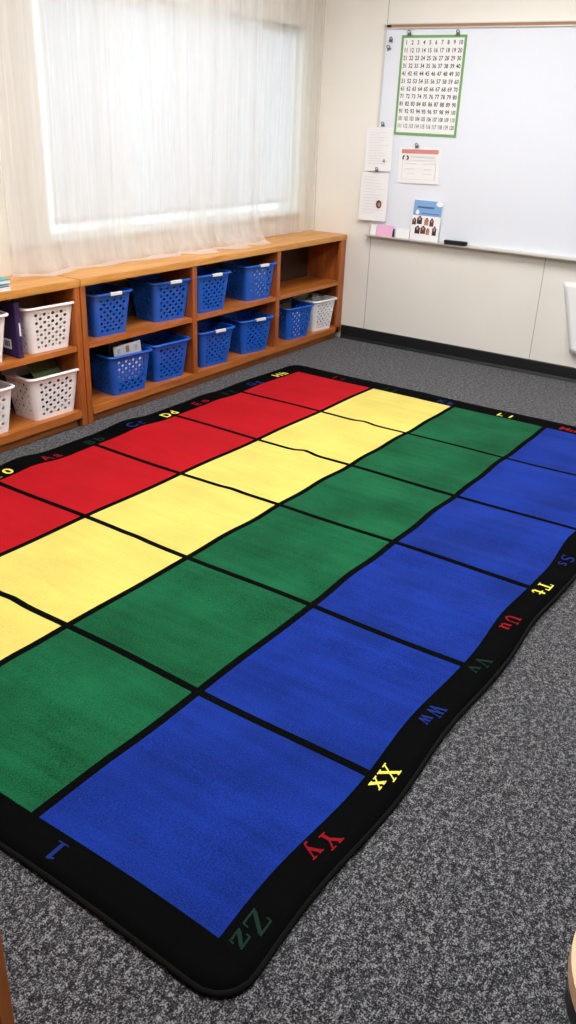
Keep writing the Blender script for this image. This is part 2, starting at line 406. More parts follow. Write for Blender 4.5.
# ------------------------------------------------------------------ sheer curtains
def fold(x, k=1.0, ph=0.0):
    return (math.sin(x*31*k+ph)+.6*math.sin(x*53*k+1.3+ph)+.45*math.sin(x*17*k+2.1))*.5
HEM = [(-2.72, -.07), (-2.62, -.10), (-2.53, -.175), (-2.44, -.15), (-2.30, -.105), (-2.15, -.14), (-1.99, -.12), (-1.80, -.15), (-1.62, -.17), (-1.56, -.13),
       (-1.49, -.215), (-1.36, -.235), (-1.27, -.155), (-1.16, -.235), (-1.05, -.245), (-.985, -.17), (-.90, -.225), (-.80, -.215), (-.755, -.16)]
def hem_y(x):
    for (a, ya), (b_, yb) in zip(HEM, HEM[1:]):
        if a <= x <= b_:
            t = (x-a)/(b_-a); t = t*t*(3-2*t); return ya+(yb-ya)*t
    return HEM[0][1] if x < HEM[0][0] else HEM[-1][1]
def curtain(name, x0, x1, ybase, amp, ztop, zbot, flare, mats, k=1., ph=0., nx=330):
    bm = bmesh.new(); cols = []
    ts = [i/26 for i in range(27)]
    for i in range(nx+1):
        s = i/nx; x = x0+(x1-x0)*s; col = []
        y0 = ybase+amp*fold(x, k, ph)
        path = []
        for t in ts:
            z = ztop+(.95-ztop)*t if flare else ztop+(zbot+.09-ztop)*t
            a = amp*(.7+.3*t)
            path.append((x+.006*math.sin(z*3+x*9), ybase+a*fold(x+.01*math.sin(z*2.2), k, ph), z, 0))
        if flare:
            hy = hem_y(x)
            yl = path[-1][1]
            for j in range(1, 15):
                t = j/14
                # falls from z .95 to the case top, then lies forward on it
                ang = t*PI/2
                z = zbot+(.95-zbot)*(1-math.sin(ang)**.9)+.006*math.sin(x*19+t*4)*t*(1-t)*4
                y = yl+(hy-yl)*(t**2.2)
                xx = x+.02*math.sin(x*23)*t*(1-t)*2
                path.append((xx, y, max(z, zbot), 1 if t > .84 else 0))
        else:
            for j in range(1, 6):
                t = j/5; path.append((x, ybase+amp*fold(x, k, ph), zbot+.09*(1-t), 1))
        cols.append([(bm.verts.new(p[:3]), p[3]) for p in path])
    for a, b_ in zip(cols, cols[1:]):
        for j in range(len(a)-1):
            f = bm.faces.new((a[j][0], b_[j][0], b_[j+1][0], a[j+1][0])); f.smooth = True; f.material_index = a[j+1][1]
    return link(name, bm, mats)
c1 = curtain('sheer_curtain', -2.70, -.755, -.085, .020, 2.40, .7235, True, [m_sheer, m_hem])
tag(c1, 'long white sheer curtain whose hem drapes forward onto the wooden bookcase top', 'curtain')
c2 = curtain('sheer_curtain', -2.66, -.02, -.042, .009, 2.40, .726, False, [m_sheer2, m_sheer2], 1.7, 1.)
tag(c2, 'beige sheer curtain layer closest to the window, seen alone beside the corner', 'curtain')
rod = tag(empty('curtain_rod', (-1.35, -.07, 2.41)), 'white double curtain rod above the window holding the sheer curtains', 'curtain rod')
bm = bmesh.new(); add_tube(bm, [(-1.4, -.015, 0), (1.33, -.015, 0)], .008, 10); link('front_rod', bm, m_frame_w, rod)
bm = bmesh.new(); add_tube(bm, [(-1.4, .028, 0), (1.33, .028, 0)], .008, 10); link('rear_rod', bm, m_frame_w, rod)
for x in (-1.36, 0, 1.3):
    bm = bmesh.new(); add_box(bm, x-.012, -.025, -.012, x+.012, .07, .012, .002); link('bracket', bm, m_frame_w, rod)

# ------------------------------------------------------------------ bookcases
D, H = .30, .7186
BAY = .82
def bookcase(xr, label, end_stile):
    """three-bay, two-tier case; xr is the world x of its right end"""
    W = 3*BAY if not end_stile else 2.488
    t = empty('bookcase', (xr-W, 0, 0)); tag(t, label, 'bookcase', 'low oak bookcases under the window')
    yf, yb = -D, -.004
    th = .020
    box('top', 0, yf-.004, H-.034, W, yb, H, m_wtop_lit, t, .004)
    if end_stile: divs = [0, .843, 1.663]; 
    else: divs = [0, BAY, 2*BAY]
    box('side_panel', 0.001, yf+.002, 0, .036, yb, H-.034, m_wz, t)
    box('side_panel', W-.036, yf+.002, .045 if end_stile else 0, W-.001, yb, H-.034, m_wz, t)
    if end_stile: box('face_stile', W-.075, yf, .045, W-.0365, yf+.02, H-.0345, m_wz, t)
    edges = [.036]
    for d in divs[1:]:
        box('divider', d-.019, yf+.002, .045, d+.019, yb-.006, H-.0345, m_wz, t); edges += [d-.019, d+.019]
    edges.append(W-.036)
    for i in range(3):
        a, b_ = edges[2*i]+.0005, edges[2*i+1]-.0005
        if end_stile and i == 2: b_ = W-.0365
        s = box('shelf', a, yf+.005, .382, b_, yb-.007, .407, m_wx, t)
    bm = bmesh.new(); add_box(bm, .0365, yf+.0205, .062, W-.0365, yb-.007, .084, .001); link('bottom_shelf', bm, m_wx, t)
    box('bottom_rail', .0365, yf, .045, W-.0365, yf+.02, .0845, m_wx, t)
    box('base_board', .037, yf+.024, 0, W-.05, yf+.044, .0445, m_kick, t)
    box('back_panel', .0365, yb-.006, .085, W-.0365, yb, H-.0345, m_wback, t, 0)
    return t
bookcase(-.004, 'low oak bookcase with blue baskets, running to the whiteboard wall', True)
bookcase(-2.494, 'low oak bookcase with white baskets, at the left edge of the photo', False)

# ------------------------------------------------------------------ baskets
def basket_meshes():
    W, Dp, Ht = .265, .215, .207
    tp = .80          # bottom / top size
    rc = .026
    bm = bmesh.new()
    def P(side, a, t):
        """a in metres along the straight part (-L..L), t height 0..1"""
        k = tp+(1-tp)*t
        hw, hd = W/2*k, Dp/2*k
        r = rc*k
        z = t*Ht
        sx, sy = hw-r, hd-r
        if side == 0: return Vector((a*sx, -hd, z))
        if side == 1: return Vector((hw, a*sy, z))
        if side == 2: return Vector((-a*sx, hd, z))
        return Vector((-hw, -a*sy, z))
    def C(side, q, t):
        k = tp+(1-tp)*t; hw, hd = W/2*k, Dp/2*k; r = rc*k; z = t*Ht
        cx, cy, a0 = ((hw-r, -hd+r, -PI/2), (hw-r, hd-r, 0), (-hw+r, hd-r, PI/2), (-hw+r, -hd+r, PI))[side]
        a = a0+PI/2*q; return Vector((cx+r*math.cos(a), cy+r*math.sin(a), z))
    NC, NR = 8, 9
    a0, a1, t0, t1 = -.88, .88, .08, .90
    V = lambda p: bm.verts.new(p)
    for side in range(4):
        rows = [0, .0]+[]
        A = [a0+(a1-a0)*i/NC for i in range(NC+1)]; T = [t0+(t1-t0)*j/NR for j in range(NR+1)]
        Tm = []
        for j in range(NR): Tm += [T[j], (T[j]+T[j+1])/2]
        Tm.append(T[-1])
        Am = []
        for i in range(NC): Am += [A[i], (A[i]+A[i+1])/2]
        Am.append(A[-1])
        for i in range(NC):
            for j in range(NR):
                big = (i+j) % 2 == 0
                # rows fade to no big hole at the corners of the field
                r = .42 if big else .15
                ca, ct = (A[i]+A[i+1])/2, (T[j]+T[j+1])/2; da, dt = (A[i+1]-A[i])/2, (T[j+1]-T[j])/2
                o8, i8 = [], []
                for q, (sx, sy) in enumerate(((-1, -1), (0, -1), (1, -1), (1, 0), (1, 1), (0, 1), (-1, 1), (-1, 0))):
                    o8.append(V(P(side, ca+sx*da, ct+sy*dt)))
                    ang = math.atan2(sy, sx)
                    i8.append(V(P(side, ca+2*r*da*math.cos(ang), ct+2*r*dt*math.sin(ang))))
                for q in range(8):
                    bm.faces.new((o8[q], o8[(q+1) % 8], i8[(q+1) % 8], i8[q]))
        # solid margins: left, right, bottom, top, then the rounded corner
        for j in range(len(Tm)-1):
            for lo, hi in ((-1, a0), (a1, 1)):
                bm.faces.new([V(P(side, lo, Tm[j])), V(P(side, hi, Tm[j])), V(P(side, hi, Tm[j+1])), V(P(side, lo, Tm[j+1]))])
        xs = [-1]+Am+[1]
        for lo, hi in ((0, t0), (t1, 1)):
            for i in range(len(xs)-1):
                bm.faces.new([V(P(side, xs[i], lo)), V(P(side, xs[i+1], lo)), V(P(side, xs[i+1], hi)), V(P(side, xs[i], hi))])
        tt = [0]+Tm+[1]
        for q in range(4):
            for j in range(len(tt)-1):
                bm.faces.new([V(C(side, q/4, tt[j])), V(C(side, (q+1)/4, tt[j])), V(C(side, (q+1)/4, tt[j+1])), V(C(side, q/4, tt[j+1]))])
    bmesh.ops.remove_doubles(bm, verts=bm.verts[:], dist=2e-5)
    # floor of the basket
    ol = rrect(W*tp, Dp*tp, rc*tp, 4)
    f = bm.faces.new([V((x, y, 0.0005)) for x, y in ol])
    body = bm
    # rim: an outward rolled lip
    rim = bmesh.new()
    prof = [(-.001, -.004), (.011, -.004), (.014, -.001), (.014, .004), (.011, .007), (.001, .008), (-.003, .005)]
    path = rrect(W, Dp, rc, 5); n = len(path); rings = []
    for i, (x, y) in enumerate(path):
        xa, ya = path[i-1]; xb, yb = path[(i+1) % n]
        d = Vector((xb-xa, yb-ya, 0)).normalized(); nrm = Vector((d.y, -d.x, 0))
        rings.append([rim.verts.new(Vector((x, y, Ht))+nrm*a+Vector((0, 0, b_))) for a, b_ in prof])
    for i in range(n):
        A_, B_ = rings[i], rings[(i+1) % n]
        for k in range(len(prof)):
            k2 = (k+1) % len(prof); f = rim.faces.new((A_[k], B_[k], B_[k2], A_[k2])); f.smooth = True
    lab = bmesh.new(); add_box(lab, -.038, -Dp/2-.0165, Ht-.006, .038, -Dp/2-.003, Ht+.0095, .001)
    return body, rim, lab
bb, br, bl = basket_meshes()
def tomesh(name, bm_, mat):
    me = bpy.data.meshes.new(name); bmesh.ops.recalc_face_normals(bm_, faces=bm_.faces[:]); bm_.to_mesh(me); bm_.free()
    me.materials.append(mat); return me
me_body = {}; me_rim = {}
mb = tomesh('basket_body', bb, m_blue_pl); mr_ = tomesh('basket_rim', br, m_blue_pl); ml = tomesh('basket_label', bl, m_tag)
for k, mt in (('blue', m_blue_pl), ('white', m_white_pl)):
    me_body[k] = mb.copy(); me_body[k].materials[0] = mt
    me_rim[k] = mr_.copy(); me_rim[k].materials[0] = mt
def basket(col, xc, yfront, z, label, tagged, yaw=-7, sc=1.0):
    # yfront: y of the middle of the front rim
    yw = math.radians(yaw)
    t = empty('basket', (xc-.122*math.sin(-yw)*0, yfront+.1075*math.cos(yw)+.014, z), yw)
    t.location.x = xc - math.sin(yw)*.1075
    t.scale = (sc, 1, 1)
    tag(t, label, 'basket', col+' plastic baskets in the bookcases')
    for nm, me in (('basket_wall', me_body[col]), ('rim', me_rim[col])):
        o = bpy.data.objects.new(nm, me); COL.objects.link(o); o.parent = t
        if nm == 'basket_wall':
            md = o.modifiers.new('thickness', 'SOLIDIFY'); md.thickness = .0025; md.offset = -1
    if tagged:
        o = bpy.data.objects.new('label_strip', ml); COL.objects.link(o); o.parent = t; o['label'] = 'white label strip on the rim'
        o.location.x = .012
    return t
ZU, ZLW = .4075, .0845
def mid(a, b_): return ((a[0]+b_[0])/2, (a[1]+b_[1])/2)
BK = {}
for key, col, ax, ay, bx, by, up_, tg, lab in [
    ('W0u', 'white', -3.19, -.25, -2.915, -.27, 1, 0, 'white basket on the upper shelf, cut off by the left edge, beside the purple box'),
    ('W0l', 'white', -3.19, -.26, -2.925, -.275, 0, 0, 'white basket on the bottom shelf cut off by the left photo edge'),
    ('W1', 'white', -2.797, -.260, -2.530, -.276, 1, 0, 'white basket on the upper shelf, right of the dark purple box'),
    ('W2', 'white', -2.808, -.265, -2.522, -.275, 0, 0, 'white basket on the bottom shelf holding an olive green folder'),
    ('A', 'blue', -2.375, -.247, -2.128, -.262, 1, 1, 'blue basket with white label strip, upper shelf, leftmost of the blue baskets'),
    ('B', 'blue', -1.93, -.238, -1.665, -.268, 1, 1, 'blue basket with white label strip, upper shelf, second from the left'),
    ('C', 'blue', -2.290, -.262, -2.025, -.29, 0, 0, 'blue basket on the bottom shelf with white booklet and black binders sticking up'),
    ('D', 'blue', -1.965, -.262, -1.70, -.282, 0, 0, 'blue basket without label on the bottom shelf, right of the booklet basket'),
    ('E', 'blue', -1.597, -.262, -1.332, -.285, 1, 1, 'blue basket with white label strip, upper shelf, third labelled one from the left'),
    ('F', 'blue', -1.127, -.255, -.862, -.283, 1, 1, 'blue basket with white label strip, upper shelf, rightmost of that shelf'),
    ('G', 'blue', -1.573, -.262, -1.302, -.295, 0, 1, 'blue basket with white label strip, bottom shelf, left one of the labelled pair'),
    ('H', 'blue', -1.168, -.26, -.90, -.298, 0, 1, 'blue basket with white label strip, bottom shelf, right one of the labelled pair'),
    ('I', 'blue', -.665, -.262, -.410, -.293, 0, 0, 'blue basket on the bottom shelf beside the white basket near the corner'),
    ('J', 'white', -.338, -.262, -.101, -.288, 0, 0, 'white basket on the bottom shelf at the corner, holding clear plastic')]:
    yaw = math.degrees(math.atan2(by-ay, bx-ax)); m_ = mid((ax, ay), (bx, by))
    BK[key] = basket(col, m_[0]+.006, m_[1]-.024, ZU if up_ else ZLW, lab, tg, yaw, math.hypot(bx-ax, by-ay)/.265*1.04)

# ------------------------------------------------------------------ things in and beside the baskets
def local(bk, name, boxes, mats, label, cat, rot=(0, 0, 0), off=(0, 0, 0), group=None):
    """a thing standing in a basket, placed in the basket's own frame but top-level"""
    b = BK[bk]
    bm = bmesh.new()
    for i, bx_ in enumerate(boxes): add_box(bm, *bx_[:6], .0015, bx_[6] if len(bx_) > 6 else 0)
    o = link(name, bm, mats)
    R_ = Matrix.Rotation(b.rotation_euler[2], 4, 'Z')
    Lc = Matrix.Translation(b.location) @ R_ @ Matrix.Translation(off) @ Matrix.Rotation(rot[2], 4, 'Z') @ Matrix.Rotation(rot[1], 4, 'Y') @ Matrix.Rotation(rot[0], 4, 'X')
    o.matrix_world = Lc
    tag(o, label, cat, group); return o
rad = math.radians
# bottom white basket: folder, papers and dark books
local('W2', 'folder', [(-.085, -.0025, 0, .085, .0025, .20)], m_olive, 'olive green folder leaning in the bottom white basket', 'folder', rot=(rad(-38), 0, rad(4)), off=(.030, -.045, .135))
local('W2', 'book', [(-.08, -.016, 0, .075, .016, .18), (-.077, -.013, .001, .0765, .013, .1785, 1)], [m_dkgreen, m_paper], 'dark book lying tilted in front of the olive folder', 'book', rot=(rad(-50), 0, rad(-6)), off=(-.02, -.078, .06))
local('W2', 'magazine', [(-.085, -.004, 0, .09, .004, .205)], m_paper, 'pale magazine standing behind the olive folder', 'magazine', rot=(rad(-30), 0, 0), off=(.01, .02, .04))
local('W1', 'paper_stack', [(-.09, -.07, 0, .09, .07, .09)], m_pebble, 'stack of grey papers inside the upper white basket', 'paper', off=(0, .0, .003))
local('W1', 'notebook', [(-.085, -.006, 0, .085, .006, .185)], m_tbrown, 'brown notebook standing at the back of the upper white basket', 'notebook', rot=(rad(-6), 0, 0), off=(0, .05, .095))
# blue basket with booklet
local('C', 'booklet', [(-.088, -.003, 0, .095, .003, .195), (-.07, -.0034, .150, -.045, .0031, .18, 1), (-.01, -.0034, .15, .015, .0031, .186, 2), (.05, -.0034, .15, .072, .0031, .18, 1)], [m_paper, m_grey_ink, m_skin], 'white booklet with small printed pictures at the front of a blue basket', 'booklet', rot=(rad(-3), rad(-3), 0), off=(.022, -.062, .058))
for i, (dx, dy, hh) in enumerate([(-.085, .0, .275), (-.062, .004, .262), (-.04, .0, .27)]):
    local('C', 'binder', [(-.009, -.04, 0, .009, .08, hh)], m_dark, ('tallest black binder at the left of the booklet basket', 'middle black binder standing in the booklet basket', 'black binder closest to the white booklet')[i], 'binder', rot=(0, 0, 0), off=(dx, dy, .004))
local('F', 'paper_pad', [(-.09, -.003, 0, .09, .003, .19)], m_paper, 'white paper pad inside the labelled blue basket, upper right', 'paper', rot=(rad(-2), 0, 0), off=(.01, -.062, .006))
local('I', 'paper_pad', [(-.03, -.003, 0, .05, .003, .18)], m_paper, 'white card seen through the holes of the corner blue basket', 'paper', rot=(rad(-2), 0, 0), off=(.0, -.062, .006))
local('I', 'book', [(-.1, -.01, 0, .06, .01, .215), (-.098, -.008, .002, .062, .008, .2145, 1)], [m_tbrown, m_paper], 'brown book leaning in the corner blue basket', 'book', rot=(rad(-14), 0, rad(8)), off=(-.01, -.02, .006))
local('I', 'book', [(-.09, -.012, 0, .08, .012, .225)], m_dkgreen, 'dark book behind the brown one in the corner blue basket', 'book', rot=(rad(-8), 0, rad(-4)), off=(.0, .035, .006))
def crumple(bk, name, mat, label, cat, sx, sy, sz, zoff):
    bm = bmesh.new(); bmesh.ops.create_icosphere(bm, subdivisions=4, radius=1)
    for v in bm.verts:
        p = v.co; d = 1+.10*math.sin(9*p.x+2)*math.sin(8*p.y)+.07*math.sin(17*p.z+5*p.x)+.05*math.sin(23*p.y+11*p.x)
        v.co = Vector((p.x*sx*d, p.y*sy*d, p.z*sz*d))
    o = link(name, bm, mat, smooth=True); b = BK[bk]
    o.matrix_world = Matrix.Translation(b.location) @ Matrix.Rotation(b.rotation_euler[2], 4, 'Z') @ Matrix.Translation((0, 0, zoff))
    tag(o, label, cat)
crumple('J', 'plastic_bag', m_pebble, 'crumpled clear plastic bag heaped in the corner white basket', 'bag', .083, .068, .10, .135)
crumple('W0l', 'cloth_bundle', plain('pinkish beige cloth', srgb(200, 176, 160), .8), 'pinkish beige cloth heaped in the cut-off bottom white basket', 'cloth', .083, .068, .10, .13)
crumple('A', 'cloth_bundle', m_dark, 'dark contents heaped in the leftmost labelled blue basket', 'cloth', .078, .068, .06, .075)
crumple('D', 'cloth_bundle', m_dark, 'dark contents heaped in the blue basket without label', 'cloth', .078, .068, .07, .085)
# dark purple box standing between the two upper white baskets
pb = tag(empty('storage_box', (-2.842, -.268, ZU), rad(-3)), 'dark purple cardboard box with barcode, standing between two white baskets', 'box')
bm = bmesh.new(); add_box(bm, -.014, 0, 0, .014, .225, .250, .002); link('carton', bm, m_purple, pb)
bm = bmesh.new(); add_box(bm, -.0147, .045, .035, -.0141, .105, .08); link('barcode_label', bm, m_paper, pb)['label'] = 'white barcode sticker'
bm = bmesh.new()
x = .0
for i in range(9):
    w_ = (.002, .0035, .0015)[i % 3]; add_box(bm, -.0152, .053+i*.0048, .045, -.01475, .053+i*.0048+w_, .072)
link('barcode', bm, m_ink, pb)
bm = bmesh.new(); add_box(bm, .002, -.0008, .10, .010, -.0002, .16); link('spine_label', bm, m_paper, pb)
# books on top of the left bookcase
def book(x0, x1, y0, y1, z, th, cover, label, rz=0):
    t = tag(empty('book', ((x0+x1)/2, (y0+y1)/2, z), rz), label, 'book', 'books on top of the left bookcase')
    hx, hy = (x1-x0)/2, (y1-y0)/2
    bm = bmesh.new(); add_box(bm, -hx, -hy, 0, hx, hy, .003, .0008); add_box(bm, -hx, -hy, th-.003, hx, hy, th, .0008); add_box(bm, -hx, -hy, .0, -hx+.003, hy, th, .0008)
    link('cover', bm, cover, t)
    bm = bmesh.new(); add_box(bm, -hx+.003, -hy+.003, .003, hx-.004, hy-.003, th-.003); link('pages', bm, m_paper, t)
book(-3.12, -2.872, -.285, -.10, H+.0006, .014, m_paper, 'white book at the bottom of the stack on the left bookcase')
book(-3.11, -2.878, -.28, -.11, H+.0152, .012, m_dkblue, 'dark blue book, middle of the stack on the left bookcase', rad(1))
book(-3.12, -2.868, -.282, -.105, H+.0278, .020, m_teal, 'teal book on top of the stack on the left bookcase', rad(-1.5))

# ------------------------------------------------------------------ whiteboard
YL, ZT, ZB = -.478, 1.968, .741
YR = YL-2.44
wb = tag(empty('whiteboard', (0, (YL+YR)/2, ZB)), 'long white dry-erase board with metal frame and tray on the cream wall', 'whiteboard')
oy = wb.location.y
bm = bmesh.new(); add_box(bm, -.012, YR-oy, 0, -.001, YL-oy, ZT-ZB-.01); link('board_surface', bm, m_board, wb)
bm = bmesh.new()
add_box(bm, -.018, YL-oy-.012, -.002, -.0005, YL-oy+.004, ZT-ZB, .002); add_box(bm, -.018, YR-oy-.004, -.002, -.0005, YR-oy+.012, ZT-ZB, .002)
add_box(bm, -.018, YR-oy, -.004, -.0005, YL-oy, .008, .002)
link('frame', bm, m_alu, wb)
bm = bmesh.new(); add_box(bm, -.024, YR-oy, ZT-ZB-.012, -.0005, YL-oy+.004, ZT-ZB-.006, .001); add_box(bm, -.024, YR-oy, ZT-ZB+.010, -.0005, YL-oy+.004, ZT-ZB+.016, .001)
link('map_rail', bm, m_alu, wb)
bm = bmesh.new(); add_box(bm, -.0215, YR-oy, ZT-ZB-.006, -.0005, YL-oy-.045, ZT-ZB+.010, 0); link('cork_strip', bm, m_cork, wb)['label'] = 'tan cork strip'
bm = bmesh.new(); add_box(bm, -.026, YL-oy-.045, ZT-ZB-.004, -.0005, YL-oy-.018, ZT-ZB+.008, .001); link('end_stop', bm, m_dark, wb)
bm = bmesh.new()   # tray: shelf, raised lip and support fin
tp_ = [(-.0, .0), (-.050, -.002), (-.053, .004), (-.056, .004), (-.056, -.006), (-.050, -.010), (-.010, -.014), (0, -.014)]
A = [bm.verts.new((x, YL-oy+.012, z-.0)) for x, z in tp_]; B = [bm.verts.new((x, YR-oy-.012, z)) for x, z in tp_]
for i in range(len(tp_)): j = (i+1) % len(tp_); bm.faces.new((A[i], B[i], B[j], A[j]))
bm.faces.new(A[::-1]); bm.faces.new(B)
for v in bm.verts: v.co.x -= .0005
link('tray', bm, m_alu, wb)
TZ = ZB   # tray surface
# everything on the board is laid out as seen from the room: s = distance to the right of y=0 (s=-y)
def panel(name, y0, z0, y1, z1, x, mat, parent=None, th=.0006, bend=0, nz=8):
    """thin sheet parallel to the wall; bend curls its lower edge towards the room"""
    bm = bmesh.new(); vv = []
    for i in range(nz+1):
        t = i/nz; z = z1+(z0-z1)*t; xx = x-bend*t*t
        vv.append([(xx, y0, z), (xx, y1, z), (xx-th, y0, z), (xx-th, y1, z)])
    V = [[bm.verts.new(p) for p in r] for r in vv]
    for a, b_ in zip(V, V[1:]):
        bm.faces.new((a[0], a[1], b_[1], b_[0])); bm.faces.new((a[3], a[2], b_[2], b_[3]))
        bm.faces.new((a[2], a[0], b_[0], b_[2])); bm.faces.new((a[1], a[3], b_[3], b_[1]))
    bm.faces.new((V[0][0], V[0][2], V[0][3], V[0][1])); bm.faces.new((V[-1][0], V[-1][1], V[-1][3], V[-1][2]))
    return link(name, bm, mat, parent)
# number chart
cy0, cy1, cz0, cz1 = -.600, -1.030, 1.366, 1.921
ch = tag(empty('number_chart', (-.0135, (cy0+cy1)/2, cz0)), 'number chart from 1 to 120 with a green border, clipped to the whiteboard', 'chart')
hw, hh = (cy0-cy1)/2, cz1-cz0
o = panel('sheet', hw-.014, .014, -hw+.014, hh-.014, -.0012, m_paper, ch)
bm = bmesh.new(); bm.from_mesh(o.data)
for r in range(12):
    for c in range(10):
        vs, fs = font_mesh(str(r*10+c+1), .033, 'CENTER', .0007)
        yy = hw-.036-c*(2*hw-.072)/9; zz = hh-.050-r*(hh-.075)/11.4
        sx = .62 if r*10+c+1 > 99 else .85
        V = [bm.verts.new((-.0001, yy-v.x*sx, zz+v.y)) for v in vs]
        for f in fs:
            try: bm.faces.new([V[i] for i in f]).material_index = 1
            except ValueError: pass
xs_ = min(v.co.x for v in bm.verts)
for f in bm.faces:
    if f.material_index == 1:
        for v in f.verts: v.co.x = xs_-.0003
bm.to_mesh(o.data); bm.free(); o.data.materials.append(m_num)
bm = bmesh.new()
for b4 in ((-hw, 0, hw, .015), (-hw, hh-.015, hw, hh), (-hw, .015, -hw+.015, hh-.015), (hw-.015, .015, hw, hh-.015)):
    add_box(bm, -.0022, b4[0], b4[1], -.0006, b4[2], b4[3])
link('green_border', bm, m_green, ch)
# certificate with red heading
ce = tag(empty('certificate', (-.0135, -.800, 1.19), 0, rad(-1.5)), 'white certificate with a faded red heading below the number chart', 'paper')
panel('sheet', .145, -.105, -.145, .108, -.001, m_paper, ce, bend=.004)
panel('heading', .128, .072, -.128, .096, -.003, m_redhd, ce)
bm = bmesh.new()
for i in range(16):
    a0_, a1_ = PI*2*i/16, PI*2*(i+1)/16
    if i in (4, 12, 11, 3, 13): continue
    q = [(.098+.024*math.cos(a0_), .046+.017*math.sin(a0_)), (.098+.024*math.cos(a1_), .046+.017*math.sin(a1_)), (.098+.014*math.cos(a1_), .046+.009*math.sin(a1_)), (.098+.014*math.cos(a0_), .046+.009*math.sin(a0_))]
    add_quad(bm, [(-.004, y, z) for y, z in q])
link('wreath_emblem', bm, m_ink, ce)
bm = bmesh.new()
for z in (.055, .048): add_box(bm, -.0045, -.11, z, -.0035, .06, z+.003)
for z, a, b_ in ((.012, .02, .1), (.012, -.11, -.03), (-.02, .03, .1), (-.02, -.09, -.04), (-.05, .03, .09), (-.05, -.1, -.03)): add_box(bm, -.0055, a, z, -.0045, b_, z+.003)
for z in (-.082, .033): add_box(bm, -.0065, -.118, z, -.0045, .118, z+.0015)
for y in (-.118, .1165): add_box(bm, -.0065, y, -.082, -.0045, y+.0015, .033)
link('printed_lines', bm, m_grey_ink, ce)
# two letters at the board's left edge
def letter(yc, zc, w_, h_, rx, label, x, pic=None, bend=.006):
    t = tag(empty('paper_sheet', (x, yc, zc), 0, rx), label, 'paper')
    panel('sheet', w_/2, -h_/2, -w_/2, h_/2, -.001, m_paper, t, bend=bend)
    bm = bmesh.new(); rnd = random.Random(int(yc*1e4))
    for i in range(13):
        z = h_/2-.03-i*(h_-.06)/13; L = (w_-.05)*rnd.uniform(.45, 1)
        xx = -.0045-bend*((h_/2-z)/h_)**2
        add_box(bm, xx, w_/2-.025-L, z, xx+.002, w_/2-.025, z+.0022)
    link('printed_lines', bm, m_grey_ink, t)
    if pic:
        bm = bmesh.new(); py, pz, r = pic; xx = -.0060-bend*((h_/2-pz)/h_)**2
        bm.faces.new([bm.verts.new((xx, py+r*.8*math.cos(a), pz+r*math.sin(a))) for a in [2*PI*i/20 for i in range(20)]])
        f = bm.faces.new([bm.verts.new((xx-.0003, py-.003+r*.38*math.cos(a), pz-.002+r*.55*math.sin(a))) for a in [2*PI*i/16 for i in range(16)]]); f.material_index = 1
        link('oval_portrait', bm, [m_brown, m_skin], t)
    return t
letter(-.505, 1.272, .195, .262, rad(-2), 'white typed letter clipped at the left edge of the whiteboard, upper one', -.019)
letter(-.495, .982, .205, .300, rad(-1), 'white typed letter with a small oval portrait, lower left of whiteboard', -.021, (-.045, -.045, .026), bend=.012)
# booklet with portraits leaning on the tray
bk = tag(empty('picture_book', (-.046, -.898, TZ+.0005), 0, 0, rad(6)), 'light blue and white book with portrait photos standing on the whiteboard tray', 'book')
bm = bmesh.new(); add_box(bm, -.004, -.100, 0, .008, .100, .248, .0015); link('book_block', bm, m_paper, bk)
bm = bmesh.new(); add_box(bm, -.0048, -.0995, .155, -.0041, .098, .2475); link('blue_panel', bm, m_ltblue, bk)
bm = bmesh.new()
add_box(bm, -.0053, -.045, .200, -.0048, .070, .211); add_box(bm, -.0053, -.085, .166, -.0048, .035, .171)
link('title_line', bm, m_dkblue, bk)
bm = bmesh.new(); bm.faces.new([bm.verts.new((-.0052, -.082+.026*math.cos(a), .232+.016*math.sin(a))) for a in [2*PI*i/12 for i in range(12)]][::-1]); link('corner_badge', bm, m_paper, bk)
bm = bmesh.new(); bm.faces.new([bm.verts.new((-.0052, .067+.012*math.cos(a), .174+.016*math.sin(a))) for a in [2*PI*i/12 for i in range(12)]][::-1]); link('round_badge', bm, m_paper, bk)
for i, (py, pz, hw_, hh_, a, b_) in enumerate([(.082, .118, .014, .022, 2, 1), (.045, .128, .018, .026, 1, 0), (-.005, .122, .015, .024, 0, 1), (-.042, .120, .014, .026, 2, 0),
                                              (.052, .068, .018, .026, 1, 0), (.012, .070, .018, .026, 2, 1), (-.022, .062, .013, .022, 0, 1), (-.068, .070, .014, .030, 1, 0)]):
    bm = bmesh.new()
    add_quad(bm, [(-.0046, py-hw_, pz-hh_), (-.0046, py+hw_, pz-hh_), (-.0046, py+hw_, pz+hh_*.5), (-.0046, py-hw_, pz+hh_*.5)], a)
    bm.faces.new([bm.verts.new((-.0049, py+hw_*.62*math.cos(q), pz+hh_*.35+hh_*.6*math.sin(q))) for q in [2*PI*k/12 for k in range(12)]]).material_index = 2 if a != 2 else 1
    bm.faces.new([bm.verts.new((-.0052, py+hw_*.40*math.cos(q), pz+hh_*.25+hh_*.38*math.sin(q))) for q in [2*PI*k/12 for k in range(12)]]).material_index = 0
    link('portrait_photo', bm, [m_skin, m_ink, m_brown], bk)
